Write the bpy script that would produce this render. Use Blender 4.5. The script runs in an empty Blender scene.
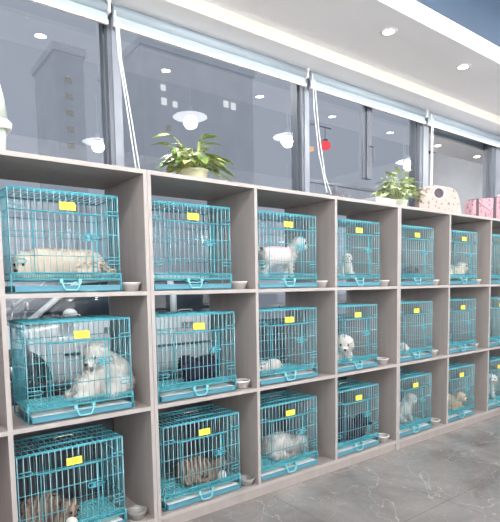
import bpy, bmesh, math, random
from mathutils import Vector, Matrix, noise
random.seed(7)
S = bpy.context.scene
COL = S.collection

# ------------------------------------------------------------------ camera
cam_data = bpy.data.cameras.new('camera')
cam = bpy.data.objects.new('camera', cam_data)
COL.objects.link(cam)
cam_data.sensor_fit = 'VERTICAL'
cam_data.sensor_height = 36.0
cam_data.sensor_width = 36.0
cam_data.lens = 500.0 * 36.0 / 522.0
cam_data.shift_x = 0.0
cam_data.shift_y = 67.0 / 522.0
cam_data.clip_start = 0.05
cam_data.clip_end = 300
Fw = Vector((0.60383432, 0.79281521, -0.08263265))
Rt = Vector((0.79461394, -0.60689763, -0.0162466))
Up = Vector((0.06303011, 0.0558508, 0.99644764))
m = Matrix.Identity(4)
for i in range(3):
    m[i][0] = Rt[i]; m[i][1] = Up[i]; m[i][2] = -Fw[i]
m[0][3], m[1][3], m[2][3] = -1.21938, -2.48305, 1.36559
cam.matrix_world = m
S.camera = cam

# ------------------------------------------------------------------ world, light, exposure
S.view_settings.view_transform = 'Standard'
S.view_settings.look = 'None'
S.view_settings.gamma = 1.0
S.view_settings.use_curve_mapping = False
S.view_settings.exposure = 0.45
world = bpy.data.worlds.new('night_sky')
S.world = world
world.use_nodes = True
wb = world.node_tree.nodes['Background']
wb.inputs[0].default_value = (0.295, 0.315, 0.37, 1)
wb.inputs[1].default_value = 1.0

def area_light(name, loc, size, power, color=(1, 1, 1), rot=(0, 0, 0), size_y=None):
    ld = bpy.data.lights.new(name, 'AREA')
    ld.energy = power
    ld.color = color
    ld.size = size
    if size_y:
        ld.shape = 'RECTANGLE'; ld.size_y = size_y
    o = bpy.data.objects.new(name, ld)
    o.location = loc
    o.rotation_euler = rot
    COL.objects.link(o)
    return o

PENDANT_GLOW = 345.0        # radiance of each hanging lamp bulb of the shop
DOWNLIGHT_POWER = 13.0       # each recessed spot in the lowered ceiling
# unseen fill light added outside to brighten the parked car
area_light('outdoor_fill_light', (1.0, 1.9, 3.6), 0.5, 60, (1.0, 0.97, 0.92), (math.radians(12), 0, 0), 0.5)

# ------------------------------------------------------------------ materials
def new_mat(name):
    mt = bpy.data.materials.new(name)
    mt.use_nodes = True
    return mt, mt.node_tree, mt.node_tree.nodes['Principled BSDF']

def plain(name, col, rough=0.5, metal=0.0, var=0.06, scale=8.0, spec=0.5, bump=0.0, stretch=None):
    mt, nt, b = new_mat(name)
    tc = nt.nodes.new('ShaderNodeTexCoord')
    nz = nt.nodes.new('ShaderNodeTexNoise')
    nz.inputs['Scale'].default_value = scale
    nz.inputs['Detail'].default_value = 4
    if stretch:
        mp = nt.nodes.new('ShaderNodeMapping')
        mp.inputs['Scale'].default_value = stretch
        nt.links.new(tc.outputs['Object'], mp.inputs['Vector'])
        nt.links.new(mp.outputs['Vector'], nz.inputs['Vector'])
    else:
        nt.links.new(tc.outputs['Object'], nz.inputs['Vector'])
    rp = nt.nodes.new('ShaderNodeValToRGB')
    rp.color_ramp.elements[0].position = 0.3
    rp.color_ramp.elements[1].position = 0.7
    rp.color_ramp.elements[0].color = tuple(c * (1 - var) for c in col) + (1,)
    rp.color_ramp.elements[1].color = tuple(min(1, c * (1 + var)) for c in col) + (1,)
    nt.links.new(nz.outputs['Fac'], rp.inputs['Fac'])
    nt.links.new(rp.outputs['Color'], b.inputs['Base Color'])
    b.inputs['Roughness'].default_value = rough
    b.inputs['Metallic'].default_value = metal
    b.inputs['Specular IOR Level'].default_value = spec
    if bump:
        bp = nt.nodes.new('ShaderNodeBump')
        bp.inputs['Strength'].default_value = bump
        bp.inputs['Distance'].default_value = 0.01
        nt.links.new(nz.outputs['Fac'], bp.inputs['Height'])
        nt.links.new(bp.outputs['Normal'], b.inputs['Normal'])
    return mt

def emit(name, col, strength):
    mt = bpy.data.materials.new(name)
    mt.use_nodes = True
    nt = mt.node_tree
    nt.nodes.clear()
    e = nt.nodes.new('ShaderNodeEmission')
    e.inputs[0].default_value = tuple(col) + (1,)
    e.inputs[1].default_value = strength
    o = nt.nodes.new('ShaderNodeOutputMaterial')
    nt.links.new(e.outputs[0], o.inputs[0])
    return mt

def glass(name, tint=(0.93, 0.96, 0.97), gain=1.7, base=0.03, rough=0.0):
    mt = bpy.data.materials.new(name)
    mt.use_nodes = True
    nt = mt.node_tree
    nt.nodes.clear()
    tr = nt.nodes.new('ShaderNodeBsdfTransparent')
    tr.inputs[0].default_value = tuple(tint) + (1,)
    gl = nt.nodes.new('ShaderNodeBsdfGlossy')
    gl.inputs['Roughness'].default_value = rough
    fr = nt.nodes.new('ShaderNodeFresnel')
    fr.inputs['IOR'].default_value = 1.5
    ma = nt.nodes.new('ShaderNodeMath')
    ma.operation = 'MULTIPLY_ADD'
    ma.use_clamp = True
    ma.inputs[1].default_value = gain
    ma.inputs[2].default_value = base
    mx = nt.nodes.new('ShaderNodeMixShader')
    o = nt.nodes.new('ShaderNodeOutputMaterial')
    nt.links.new(fr.outputs[0], ma.inputs[0])
    nt.links.new(ma.outputs[0], mx.inputs[0])
    nt.links.new(tr.outputs[0], mx.inputs[1])
    nt.links.new(gl.outputs[0], mx.inputs[2])
    nt.links.new(mx.outputs[0], o.inputs[0])
    return mt

def marble_floor():
    mt, nt, b = new_mat('grey_marble_tiles')
    L = nt.links
    tc = nt.nodes.new('ShaderNodeTexCoord')
    nz = nt.nodes.new('ShaderNodeTexNoise')
    nz.inputs['Scale'].default_value = 1.6
    nz.inputs['Detail'].default_value = 8
    nz.inputs['Roughness'].default_value = 0.62
    nz.inputs['Distortion'].default_value = 0.6
    L.new(tc.outputs['Object'], nz.inputs['Vector'])
    rp = nt.nodes.new('ShaderNodeValToRGB')
    rp.color_ramp.elements[0].position = 0.3
    rp.color_ramp.elements[0].color = (0.135, 0.125, 0.120, 1)
    rp.color_ramp.elements[1].position = 0.72
    rp.color_ramp.elements[1].color = (0.295, 0.278, 0.268, 1)
    L.new(nz.outputs['Fac'], rp.inputs['Fac'])
    # pale veins: thin band around the mid value of two distorted noises
    prev = rp.outputs['Color']
    for sc, wid, amt, off in ((0.8, 0.0035, 0.45, 3.0), (2.1, 0.004, 0.35, 11.0), (4.3, 0.007, 0.22, 21.0)):
        mp = nt.nodes.new('ShaderNodeMapping')
        mp.inputs['Location'].default_value = (off, off * 0.7, 0)
        L.new(tc.outputs['Object'], mp.inputs['Vector'])
        n2 = nt.nodes.new('ShaderNodeTexNoise')
        n2.inputs['Scale'].default_value = sc
        n2.inputs['Detail'].default_value = 6
        n2.inputs['Distortion'].default_value = 1.2
        L.new(mp.outputs['Vector'], n2.inputs['Vector'])
        s = nt.nodes.new('ShaderNodeMath'); s.operation = 'SUBTRACT'; s.inputs[1].default_value = 0.5
        a = nt.nodes.new('ShaderNodeMath'); a.operation = 'ABSOLUTE'
        r2 = nt.nodes.new('ShaderNodeMapRange')
        r2.inputs['From Min'].default_value = 0.0
        r2.inputs['From Max'].default_value = wid
        r2.inputs['To Min'].default_value = amt
        r2.inputs['To Max'].default_value = 0.0
        L.new(n2.outputs['Fac'], s.inputs[0]); L.new(s.outputs[0], a.inputs[0]); L.new(a.outputs[0], r2.inputs['Value'])
        mx = nt.nodes.new('ShaderNodeMixRGB')
        mx.inputs[2].default_value = (0.48, 0.475, 0.47, 1)
        L.new(r2.outputs[0], mx.inputs[0]); L.new(prev, mx.inputs[1])
        prev = mx.outputs[0]
    br = nt.nodes.new('ShaderNodeTexBrick')
    br.offset = 0.0
    br.inputs['Scale'].default_value = 1.0
    br.inputs['Brick Width'].default_value = 0.8
    br.inputs['Row Height'].default_value = 0.8
    br.inputs['Mortar Size'].default_value = 0.002
    br.inputs['Color1'].default_value = (0, 0, 0, 1)
    br.inputs['Color2'].default_value = (0, 0, 0, 1)
    br.inputs['Mortar'].default_value = (1, 1, 1, 1)
    L.new(tc.outputs['Object'], br.inputs['Vector'])
    mx = nt.nodes.new('ShaderNodeMixRGB')
    mx.inputs[2].default_value = (0.13, 0.13, 0.13, 1)
    L.new(br.outputs['Color'], mx.inputs[0]); L.new(prev, mx.inputs[1])
    L.new(mx.outputs[0], b.inputs['Base Color'])
    b.inputs['Roughness'].default_value = 0.16
    return mt

def patchy(name, base, other, scale=14, lo=0.5, hi=0.6, rough=0.9, stripes=False):
    """fur or cloth with patches / stripes of a second colour"""
    mt, nt, b = new_mat(name)
    L = nt.links
    tc = nt.nodes.new('ShaderNodeTexCoord')
    if stripes:
        w = nt.nodes.new('ShaderNodeTexWave')
        w.inputs['Scale'].default_value = scale
        w.inputs['Distortion'].default_value = 5.0
        w.inputs['Detail'].default_value = 2
        w.inputs['Detail Scale'].default_value = 1.5
    else:
        w = nt.nodes.new('ShaderNodeTexNoise')
        w.inputs['Scale'].default_value = scale
        w.inputs['Detail'].default_value = 3
    L.new(tc.outputs['Object'], w.inputs['Vector'])
    rp = nt.nodes.new('ShaderNodeValToRGB')
    rp.color_ramp.elements[0].position = lo
    rp.color_ramp.elements[0].color = tuple(base) + (1,)
    rp.color_ramp.elements[1].position = hi
    rp.color_ramp.elements[1].color = tuple(other) + (1,)
    L.new(w.outputs['Fac'], rp.inputs['Fac'])
    L.new(rp.outputs['Color'], b.inputs['Base Color'])
    b.inputs['Roughness'].default_value = rough
    b.inputs['Specular IOR Level'].default_value = 0.2
    return mt

def fur_mat(name, col, col2=None, scale=9):
    """soft fur: light passes through the hairs as well as bouncing off them"""
    mt = bpy.data.materials.new(name)
    mt.use_nodes = True
    nt = mt.node_tree; nt.nodes.clear(); L = nt.links
    tc = nt.nodes.new('ShaderNodeTexCoord'); nz = nt.nodes.new('ShaderNodeTexNoise'); nz.inputs['Scale'].default_value = scale
    L.new(tc.outputs['Object'], nz.inputs['Vector'])
    rp = nt.nodes.new('ShaderNodeValToRGB')
    rp.color_ramp.elements[0].position = .48; rp.color_ramp.elements[1].position = .68
    rp.color_ramp.elements[0].color = tuple(col) + (1,)
    rp.color_ramp.elements[1].color = tuple(col2 or [c * .95 for c in col]) + (1,)
    L.new(nz.outputs['Fac'], rp.inputs['Fac'])
    d = nt.nodes.new('ShaderNodeBsdfDiffuse'); t = nt.nodes.new('ShaderNodeBsdfTranslucent')
    mx = nt.nodes.new('ShaderNodeMixShader'); mx.inputs[0].default_value = .5
    o = nt.nodes.new('ShaderNodeOutputMaterial')
    for q in (d, t): L.new(rp.outputs['Color'], q.inputs['Color'])
    L.new(d.outputs[0], mx.inputs[1]); L.new(t.outputs[0], mx.inputs[2]); L.new(mx.outputs[0], o.inputs[0])
    return mt

M = {}
M['panel'] = plain('grey_laminate', (0.325, 0.287, 0.272), 0.55, var=0.07, scale=3, stretch=(6, 6, 0.6))
M['edge'] = plain('pale_edge_banding', (0.385, 0.355, 0.345), 0.5, var=0.03)
M['gap'] = plain('shadow_gap', (0.12, 0.1, 0.09), 0.9)
M['wire_pale'] = plain('pale_turquoise_wire', (0.36, 0.56, 0.61), 0.35, var=0.05)  # paler tone for front uprights; back and sides use the darker wire
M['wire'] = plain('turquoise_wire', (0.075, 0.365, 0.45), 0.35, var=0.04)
M['frame'] = plain('turquoise_rail', (0.065, 0.335, 0.41), 0.38, var=0.04)
M['tray'] = plain('blue_teal_tray_plastic', (0.075, 0.255, 0.34), 0.38, var=0.04)
M['grid'] = plain('teal_floor_grid_plastic', (0.12, 0.50, 0.56), 0.4, var=0.05)
M['latch'] = plain('pale_turquoise_latch', (0.20, 0.52, 0.58), 0.35, var=0.04)
M['liner'] = plain('white_tray_liner', (0.78, 0.80, 0.80), 0.85, var=0.03)
M['tag'] = plain('yellow_card', (0.92, 0.75, 0.09), 0.6, var=0.03)
M['print'] = plain('orange_print', (0.85, 0.42, 0.03), 0.6, var=0.1)
M['steel'] = plain('brushed_steel', (0.72, 0.70, 0.68), 0.25, 0.9, var=0.05)
M['bowl'] = plain('pale_plastic_bowl', (0.36, 0.335, 0.32), 0.25, var=0.05)
M['clear'] = glass('clear_plastic', (0.95, 0.95, 0.94), 1.6, 0.08, 0.10)
_nt = M['clear'].node_tree
_out = [n for n in _nt.nodes if n.type == 'OUTPUT_MATERIAL'][0]
_old = _out.inputs[0].links[0].from_socket
_df = _nt.nodes.new('ShaderNodeBsdfTranslucent'); _df.inputs[0].default_value = (0.80, 0.79, 0.77, 1)
_d2 = _nt.nodes.new('ShaderNodeBsdfDiffuse'); _d2.inputs[0].default_value = (0.80, 0.79, 0.77, 1)
_m1 = _nt.nodes.new('ShaderNodeMixShader'); _m2 = _nt.nodes.new('ShaderNodeMixShader'); _m2.inputs[0].default_value = .30
_nt.links.new(_df.outputs[0], _m1.inputs[1]); _nt.links.new(_d2.outputs[0], _m1.inputs[2])
_nt.links.new(_old, _m2.inputs[1]); _nt.links.new(_m1.outputs[0], _m2.inputs[2]); _nt.links.new(_m2.outputs[0], _out.inputs[0])
M['pane'] = glass('window_glass', (0.90, 0.94, 0.96), 2.0, 0.03)
M['alu'] = plain('grey_aluminium_frame', (0.13, 0.145, 0.175), 0.4, 0.2, var=0.04)
M['alu_pale'] = plain('pale_aluminium_cover', (0.25, 0.275, 0.32), 0.4, 0.2, var=0.04)
M['ceil'] = plain('pale_ceiling_paint', (0.91, 0.915, 0.95), 0.9, var=0.015, scale=2)
M['fascia_warm'] = plain('cream_fascia_paint', (0.95, 0.93, 0.85), 0.85, var=0.01)
M['fascia'] = plain('white_fascia_paint', (0.90, 0.90, 0.895), 0.85, var=0.01)
M['blue'] = plain('blue_grey_open_ceiling', (0.035, 0.062, 0.105), 0.5, var=0.12, scale=1.2)
M['pipe'] = plain('pale_blue_conduit', (0.16, 0.23, 0.32), 0.35, 0.2)
M['wall'] = plain('off_white_wall', (0.86, 0.86, 0.86), 0.9, var=0.03)
M['wall_grey'] = plain('grey_wall', (0.42, 0.44, 0.47), 0.9, var=0.03)
M['floor'] = marble_floor()
M['blind'] = plain('pale_blue_blind_fabric', (0.37, 0.43, 0.48), 0.85, var=0.03, scale=20)
M['white'] = plain('white_plastic', (0.86, 0.86, 0.85), 0.4, var=0.02)
M['roll'] = plain('blind_roll', (0.36, 0.43, 0.49), 0.6, var=0.03)
M['bead'] = plain('white_bead_chain', (0.84, 0.86, 0.88), 0.4, var=0.03)
M['lens'] = emit('downlight_glow', (1.0, 0.99, 0.96), 14)
M['bulb'] = emit('lamp_glow', (1.0, 0.98, 0.955), PENDANT_GLOW)
M['shade'] = emit('frosted_lamp_disc_glow', (0.96, 0.98, 1.0), 5.0)
M['leaf'] = patchy('pothos_leaf', (0.20, 0.33, 0.09), (0.60, 0.62, 0.24), 16, 0.42, 0.62, 0.4)
M['leaf_b'] = patchy('pale_variegated_leaf', (0.28, 0.40, 0.19), (0.66, 0.70, 0.42), 18, 0.40, 0.60, 0.45)
M['pot'] = plain('cream_pot', (0.60, 0.60, 0.40), 0.4, var=0.08)
M['pot_b'] = plain('pale_green_pot', (0.62, 0.68, 0.55), 0.4, var=0.06)
M['soil'] = plain('dark_soil', (0.05, 0.035, 0.025), 0.95, var=0.3, scale=60)
M['bag'] = patchy('cream_speckled_fabric', (0.44, 0.375, 0.345), (0.20, 0.13, 0.14), 34, 0.58, 0.64)
M['pink'] = patchy('pink_floral_fabric', (0.48, 0.30, 0.34), (0.27, 0.10, 0.16), 38, 0.56, 0.64)
M['strap'] = plain('mauve_grey_strap', (0.09, 0.065, 0.08), 0.8)
M['pinktrim'] = plain('pale_pink_trim', (0.58, 0.46, 0.49), 0.8)
M['bin'] = plain('pale_green_white_bin', (0.40, 0.45, 0.41), 0.4, var=0.02)
M['cloth'] = plain('dark_grey_cloth', (0.13, 0.13, 0.15), 0.9, var=0.3, scale=20)
M['box'] = plain('pale_grey_board', (0.50, 0.51, 0.53), 0.8, var=0.04)
M['car'] = plain('white_car_paint', (0.62, 0.66, 0.68), 0.18, var=0.01)
M['carglass'] = plain('dark_car_glass', (0.03, 0.045, 0.06), 0.06, var=0.2)
M['rubber'] = plain('black_rubber', (0.02, 0.02, 0.022), 0.8)
M['trim'] = plain('black_car_trim', (0.03, 0.03, 0.035), 0.5)
M['alloy'] = plain('alloy_wheel', (0.55, 0.56, 0.58), 0.3, 0.8)
M['asphalt'] = plain('dark_paving', (0.035, 0.04, 0.05), 0.7, var=0.3, scale=3)
M['bounce_ground'] = plain('pale_bounce_ground', (0.55, 0.56, 0.58), 0.9, var=0.1, scale=0.5)
M['stone'] = plain('dark_sill_stone', (0.07, 0.075, 0.09), 0.5, var=0.2)
M['tower'] = plain('night_concrete', (0.93, 0.935, 0.94), 0.9, var=0.05, scale=0.4)
M['litwin'] = emit('lit_window', (0.95, 0.97, 1.0), 0.7)
M['dimwin'] = emit('dim_window', (0.62, 0.60, 0.58), 0.34)
M['red'] = emit('red_lantern_glow', (0.95, 0.10, 0.12), 0.9)
M['orange'] = emit('orange_sign_glow', (1.0, 0.62, 0.40), 0.8)
M['fur_cream'] = fur_mat('cream_fur', (0.95, 0.89, 0.80))
M['fur_white'] = fur_mat('white_fur', (0.96, 0.945, 0.92))
M['fur_grey'] = fur_mat('grey_white_fur', (0.93, 0.91, 0.89), (0.50, 0.49, 0.49), 8)
M['fur_slate'] = fur_mat('slate_grey_fur', (0.26, 0.26, 0.28), (0.16, 0.16, 0.18), 12)
M['fur_black'] = plain('blue_black_fur', (0.022, 0.024, 0.05), 0.8, var=0.3, scale=20, spec=0.3)
M['fur_tabby'] = patchy('brown_tabby_fur', (0.27, 0.22, 0.18), (0.13, 0.105, 0.09), 11, 0.15, 0.85, stripes=True)
M['fur_tan'] = plain('tan_fur', (0.60, 0.46, 0.33), 0.95, var=0.1, scale=12, spec=0.1)
M['apricot'] = plain('apricot_fur', (0.78, 0.48, 0.32), 0.95, var=0.1, spec=0.1)
M['eye'] = plain('dark_eye', (0.01, 0.008, 0.008), 0.08)
M['nose'] = plain('dark_nose', (0.03, 0.02, 0.02), 0.35)
M['pinkear'] = plain('pink_skin', (0.70, 0.42, 0.38), 0.7)
M['shirt'] = plain('pale_pink_dog_coat', (0.80, 0.66, 0.66), 0.9, var=0.05)

# ------------------------------------------------------------------ mesh helpers
class MB:
    def __init__(self):
        self.v = []; self.f = []; self.mi = []
    def add(self, vs, fs, mi=0):
        b = len(self.v)
        self.v += [tuple(p) for p in vs]
        for f in fs:
            self.f.append(tuple(i + b for i in f)); self.mi.append(mi)
    def box(self, a, b, mi=0, front=None):
        x0, y0, z0 = a; x1, y1, z1 = b
        vs = [(x0, y0, z0), (x1, y0, z0), (x1, y1, z0), (x0, y1, z0), (x0, y0, z1), (x1, y0, z1), (x1, y1, z1), (x0, y1, z1)]
        self.add(vs, [(3, 2, 1, 0), (4, 5, 6, 7), (1, 2, 6, 5), (2, 3, 7, 6), (3, 0, 4, 7)], mi)
        self.add(vs, [(0, 1, 5, 4)], mi if front is None else front)
    def tube(self, pts, r, n=6, mi=0, closed=False, cap=True):
        pts = [Vector(p) for p in pts]
        N = len(pts)
        rings = []
        prevn = None
        for i, p in enumerate(pts):
            if closed:
                t = pts[(i + 1) % N] - pts[i - 1]
            else:
                t = pts[min(i + 1, N - 1)] - pts[max(i - 1, 0)]
            if t.length < 1e-9: t = Vector((0, 0, 1))
            t.normalize()
            if prevn is None:
                a = Vector((0, 0, 1)) if abs(t.z) < 0.9 else Vector((1, 0, 0))
                nrm = t.cross(a).normalized()
            else:
                nrm = (prevn - t * prevn.dot(t))
                if nrm.length < 1e-6: nrm = t.orthogonal()
                nrm.normalize()
            prevn = nrm
            bn = t.cross(nrm)
            rr = r[i] if isinstance(r, (list, tuple)) else r
            rings.append([p + (nrm * math.cos(2 * math.pi * k / n) + bn * math.sin(2 * math.pi * k / n)) * rr for k in range(n)])
        vs = [q for rg in rings for q in rg]
        fs = []
        for i in range(N if closed else N - 1):
            j = (i + 1) % N
            for k in range(n):
                l = (k + 1) % n
                fs.append((i * n + k, i * n + l, j * n + l, j * n + k))
        if cap and not closed:
            fs.append(tuple(range(n - 1, -1, -1)))
            fs.append(tuple((N - 1) * n + k for k in range(n)))
        self.add(vs, fs, mi)
    def lathe(self, prof, c=(0, 0, 0), n=24, mi=0, sx=1, sy=1):
        vs = []; fs = []
        for r, z in prof:
            for k in range(n):
                a = 2 * math.pi * k / n
                vs.append((c[0] + r * sx * math.cos(a), c[1] + r * sy * math.sin(a), c[2] + z))
        for i in range(len(prof) - 1):
            for k in range(n):
                l = (k + 1) % n
                fs.append((i * n + k, i * n + l, (i + 1) * n + l, (i + 1) * n + k))
        self.add(vs, fs, mi)
    def ball(self, c, r, n=10, mi=0, sx=1, sy=1, sz=1):
        prof = [(max(1e-4, r * math.sin(math.pi * i / n)), -r * sz * math.cos(math.pi * i / n)) for i in range(n + 1)]
        self.lathe(prof, c, n + 2, mi, sx, sy)
    def prism(self, poly, y0, y1, mi=0, axis='y'):
        n = len(poly)
        def P(u, w, d):
            return (u, d, w) if axis == 'y' else ((d, u, w) if axis == 'x' else (u, w, d))
        vs = [P(u, w, y0) for u, w in poly] + [P(u, w, y1) for u, w in poly]
        fs = [tuple(range(n)), tuple(range(2 * n - 1, n - 1, -1))]
        for i in range(n):
            j = (i + 1) % n
            fs.append((i, j + 0, j + n, i + n))
        self.add(vs, fs, mi)
    def build(self, name, mats, parent=None, smooth=False, loc=None, bevel=0.0, segs=2):
        me = bpy.data.meshes.new(name)
        me.from_pydata(self.v, [], self.f)
        if not isinstance(mats, (list, tuple)): mats = [mats]
        for mm in mats: me.materials.append(mm)
        me.polygons.foreach_set('material_index', self.mi)
        bm = bmesh.new(); bm.from_mesh(me)
        bmesh.ops.recalc_face_normals(bm, faces=bm.faces)
        bm.to_mesh(me); bm.free()
        if smooth:
            me.polygons.foreach_set('use_smooth', [True] * len(me.polygons))
        o = bpy.data.objects.new(name, me)
        COL.objects.link(o)
        if parent: o.parent = parent
        if loc: o.location = loc
        if bevel:
            bv = o.modifiers.new('bevel', 'BEVEL')
            bv.width = bevel; bv.segments = segs; bv.limit_method = 'ANGLE'
        return o

def tag(o, label, cat, group=None):
    o['label'] = label; o['category'] = cat
    if group: o['group'] = group
    return o

def struct(o):
    o['kind'] = 'structure'
    return o

def thing(name, label, cat, loc=(0, 0, 0), rz=0, group=None):
    o = bpy.data.objects.new(name, None)
    o.empty_display_size = 0.05
    COL.objects.link(o)
    o.location = loc; o.rotation_euler = (0, 0, rz)
    return tag(o, label, cat, group)

def copy_tree(o, parent=None):
    c = o.copy()
    COL.objects.link(c)
    if parent: c.parent = parent
    for ch in list(o.children):
        copy_tree(ch, c)
    return c

# ------------------------------------------------------------------ room shell
XL, XR, YB = -4.2, 8.6, -6.2
YW = 0.60          # glass plane
Z1, Z2, Z3 = 3.075, 3.16, 4.15
YF1, YF2 = 0.31, -0.335
b = MB(); b.box((XL - .1, YB - .1, -0.10), (XR + .1, YW + .14, 0.0)); struct(b.build('floor', M['floor']))
b = MB(); b.box((XL, YF1, Z1), (XR, YW + .14, Z1 + .9)); struct(b.build('ceiling_soffit', M['ceil']))
b = MB(); b.box((XL, YF1 - .012, Z1), (XR, YF1, Z2)); struct(b.build('trim_1', M['fascia_warm']))
b = MB(); b.box((XL, YF2, Z2), (XR, YF1, Z2 + .9)); struct(b.build('ceiling_lower', M['ceil']))
b = MB(); b.box((XL, YF2 - .012, Z2), (XR, YF2, 3.285)); struct(b.build('trim_2', M['fascia']))
b = MB(); b.box((XL, YF2 - .010, 3.285), (XR, YF2, Z3)); struct(b.build('wall_bulkhead', M['blue']))
b = MB(); b.box((XL, YB, Z3), (XR, YF2, Z3 + .1)); struct(b.build('ceiling', M['blue']))
b = MB(); b.box((XL - .1, YB, 0), (XL, YW + .14, Z3)); struct(b.build('wall_left', M['wall']))
b = MB(); b.box((XR, YB, 0), (XR + .1, YW + .14, Z3)); struct(b.build('wall_right', M['wall_grey']))
b = MB(); b.box((XL, YB - .1, 0), (XR, YB, Z3)); struct(b.build('wall_back', M['wall']))
b = MB(); b.box((XL, YW - .03, 0), (XR, YW + .11, 0.62)); struct(b.build('wall_window_sill', M['stone']))

# windows between the mullions
mull = [(-4.15, .1), (-1.62, .09), (0.075, .085), (1.685, .085), (3.33, .15), (4.80, .22), (6.7, .12), (8.55, .1)]
for k in range(len(mull) - 1):
    x0 = mull[k][0] + mull[k][1] / 2; x1 = mull[k + 1][0] - mull[k + 1][1] / 2
    g = MB(); g.add([(x0, YW, .62), (x1, YW, .62), (x1, YW, Z1), (x0, YW, Z1)], [(0, 1, 2, 3)])
    w = struct(g.build('window_%d' % (k + 1), M['pane']))
    f = MB()
    for xx in (x0, x1 - .012): f.box((xx, YW - .015, .64), (xx + .012, YW - .002, Z1 - .03))
    f.box((x0, YW - .025, .62), (x1, YW - .002, .65)); f.box((x0, YW - .025, Z1 - .03), (x1, YW - .002, Z1))
    if k == 3:     # the bay with an opening sash over a fixed lower pane
        f.box((x0, YW - .025, 2.225), (x1, YW - .002, 2.252))
        f.box((2.465, YW - .04, 2.33), (2.535, YW - .002, Z1 - .03))
        f.box((2.435, YW - .025, 2.33), (2.465, YW - .002, Z1 - .03))
        f.tube([(2.505, YW - .05, 2.62), (2.505, YW - .085, 2.60), (2.505, YW - .085, 2.47)], .009, 8)
    f.build('window_frame', M['alu'], w)
for k, (x, wd) in enumerate(mull):
    f = MB(); f.box((x - wd / 2, YW - .055, .62), (x + wd / 2, YW + .07, Z1))
    f.box((x - wd * .18, YW - .062, .62), (x + wd * .42, YW - .055, Z1), 1)
    struct(f.build('trim_%d' % (k + 3), [M['alu'], M['alu_pale']]))

# outside ground
b = MB(); b.box((-30, YW + .14, -.2), (60, 70, -.02)); struct(b.build('ground_outside', M['asphalt']))
b = MB(); b.box((-30, 14, -.02), (60, 70, -.005)); struct(b.build('ground_bounce', M['bounce_ground']))  # pale far ground added to bounce sky light onto the buildings

# conduits under the blue ceiling
for (y, z, r, nm) in ((-0.62, 3.95, .03, 'nearest the white ceiling edge'), (-0.95, 3.95, .05, 'in the middle of the row'), (-1.35, 3.95, .035, 'furthest from the windows')):
    b = MB(); b.tube([(XL + .01, y, z), (XR - .01, y, z)], r, 12)
    for xx in (1.2, 2.6, 4.0, 5.4): b.tube([(xx, y, z), (xx, y, Z3)], .006, 6)
    tag(b.build('ceiling_conduit', M['pipe'], smooth=True), 'pale blue pipe hung along the dark blue ceiling, ' + nm, 'pipe')

# recessed downlights in the lowered ceiling
def downlight(x, y, label):
    t = thing('recessed_downlight', label, 'ceiling light', (x, y, Z2), 0, 'recessed downlights over the shelves')
    a = MB(); a.lathe([(.040, -.004), (.056, -.007), (.060, -.004), (.061, 0.0)], n=28); a.build('trim_ring', M['white'], t, True)
    a = MB(); a.lathe([(.0005, -.0042), (.020, -.0043), (.041, -.003)], n=28); a.build('lens', M['lens'], t, True)
    ld = bpy.data.lights.new('downlight', 'SPOT'); ld.energy = DOWNLIGHT_POWER; ld.spot_size = math.radians(120); ld.spot_blend = .8
    ld.shadow_soft_size = .04; ld.color = (1, .97, .93)
    lo = bpy.data.objects.new('downlight_beam', ld); COL.objects.link(lo); lo.parent = t; lo.location = (0, 0, -.012)
for i, x in enumerate((-2.11, -1.12, -.13, .86, 1.85, 2.84, 3.83, 4.82, 5.81)):
    lab = ['round recessed spotlight at the far left end of the row', 'round recessed spotlight above the hidden left shelf columns', 'round recessed spotlight above the column of the long cream dog',
           'round recessed spotlight above the left potted plant', 'round white recessed spotlight, left one of the two lit in the pale ceiling', 'round white recessed spotlight, right one of the two lit in the pale ceiling',
           'round recessed spotlight above the cream speckled bag', 'round recessed spotlight above the pink bag', 'round recessed spotlight at the far right end of the row'][i]
    downlight(x, -.14, lab)

# pendant lamps of the shop (some mirrored in the glass; the low row is added fill)
def pendant(x, y, z, label):
    t = thing('pendant_lamp', label, 'pendant lamp', (x, y, z), 0, 'glass disc pendant lamps in the shop')
    a = MB(); a.lathe([(.03, .14), (.05, .13), (.10, .115), (.20, .09), (.215, .08), (.20, .082), (.10, .103), (.045, .118)], n=28); a.build('lamp_shade', M['shade'], t, True)
    a = MB(); a.ball((0, 0, .02), .085, 14, 0, 1, 1, .95); a.build('bulb', M['bulb'], t, True)
    a = MB(); a.lathe([(.0005, .20), (.03, .20), (.035, .12), (.035, .09), (.0005, .09)], n=16); a.build('lamp_holder', M['white'], t, True)
    a = MB(); a.tube([(0, 0, .2), (0, 0, Z3 - z)], .005, 6); a.build('cord', M['white'], t)
for x, y, lab in ((-2.6, -1.9, 'lit disc pendant lamp hanging at the far left of the aisle'), (-1.02, -1.9, 'lit disc pendant lamp hanging over the left end of the aisle'),
                  (2.12, -1.86, 'lit pendant lamp mirrored above the left potted plant'), (3.69, -1.80, 'lit pendant lamp mirrored at the right edge of the middle window'),
                  (6.4, -1.7, 'lit disc pendant lamp hanging over the right end of the aisle'), (-1.5, -3.7, 'lit disc pendant lamp at the back of the shop on the left'),
                  (1.57, -3.54, 'lit pendant lamp mirrored low in the left window')):
    pendant(x, y, 3.40, lab)
for x, lab in ((-3.0, 'unseen low pendant lamp added as front fill, far left behind the viewer'), (-.6, 'unseen low pendant lamp added as front fill, straight behind the viewer'), (1.8, 'unseen low pendant lamp added as front fill, facing the middle shelving unit'),
               (4.2, 'unseen low pendant lamp added as front fill, facing the right shelving unit'), (6.6, 'unseen low pendant lamp added as front fill, far right behind the viewer')):
    pendant(x, -5.1, 2.30, lab)  # unseen low row, added to light shelves and fascias from the front

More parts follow.
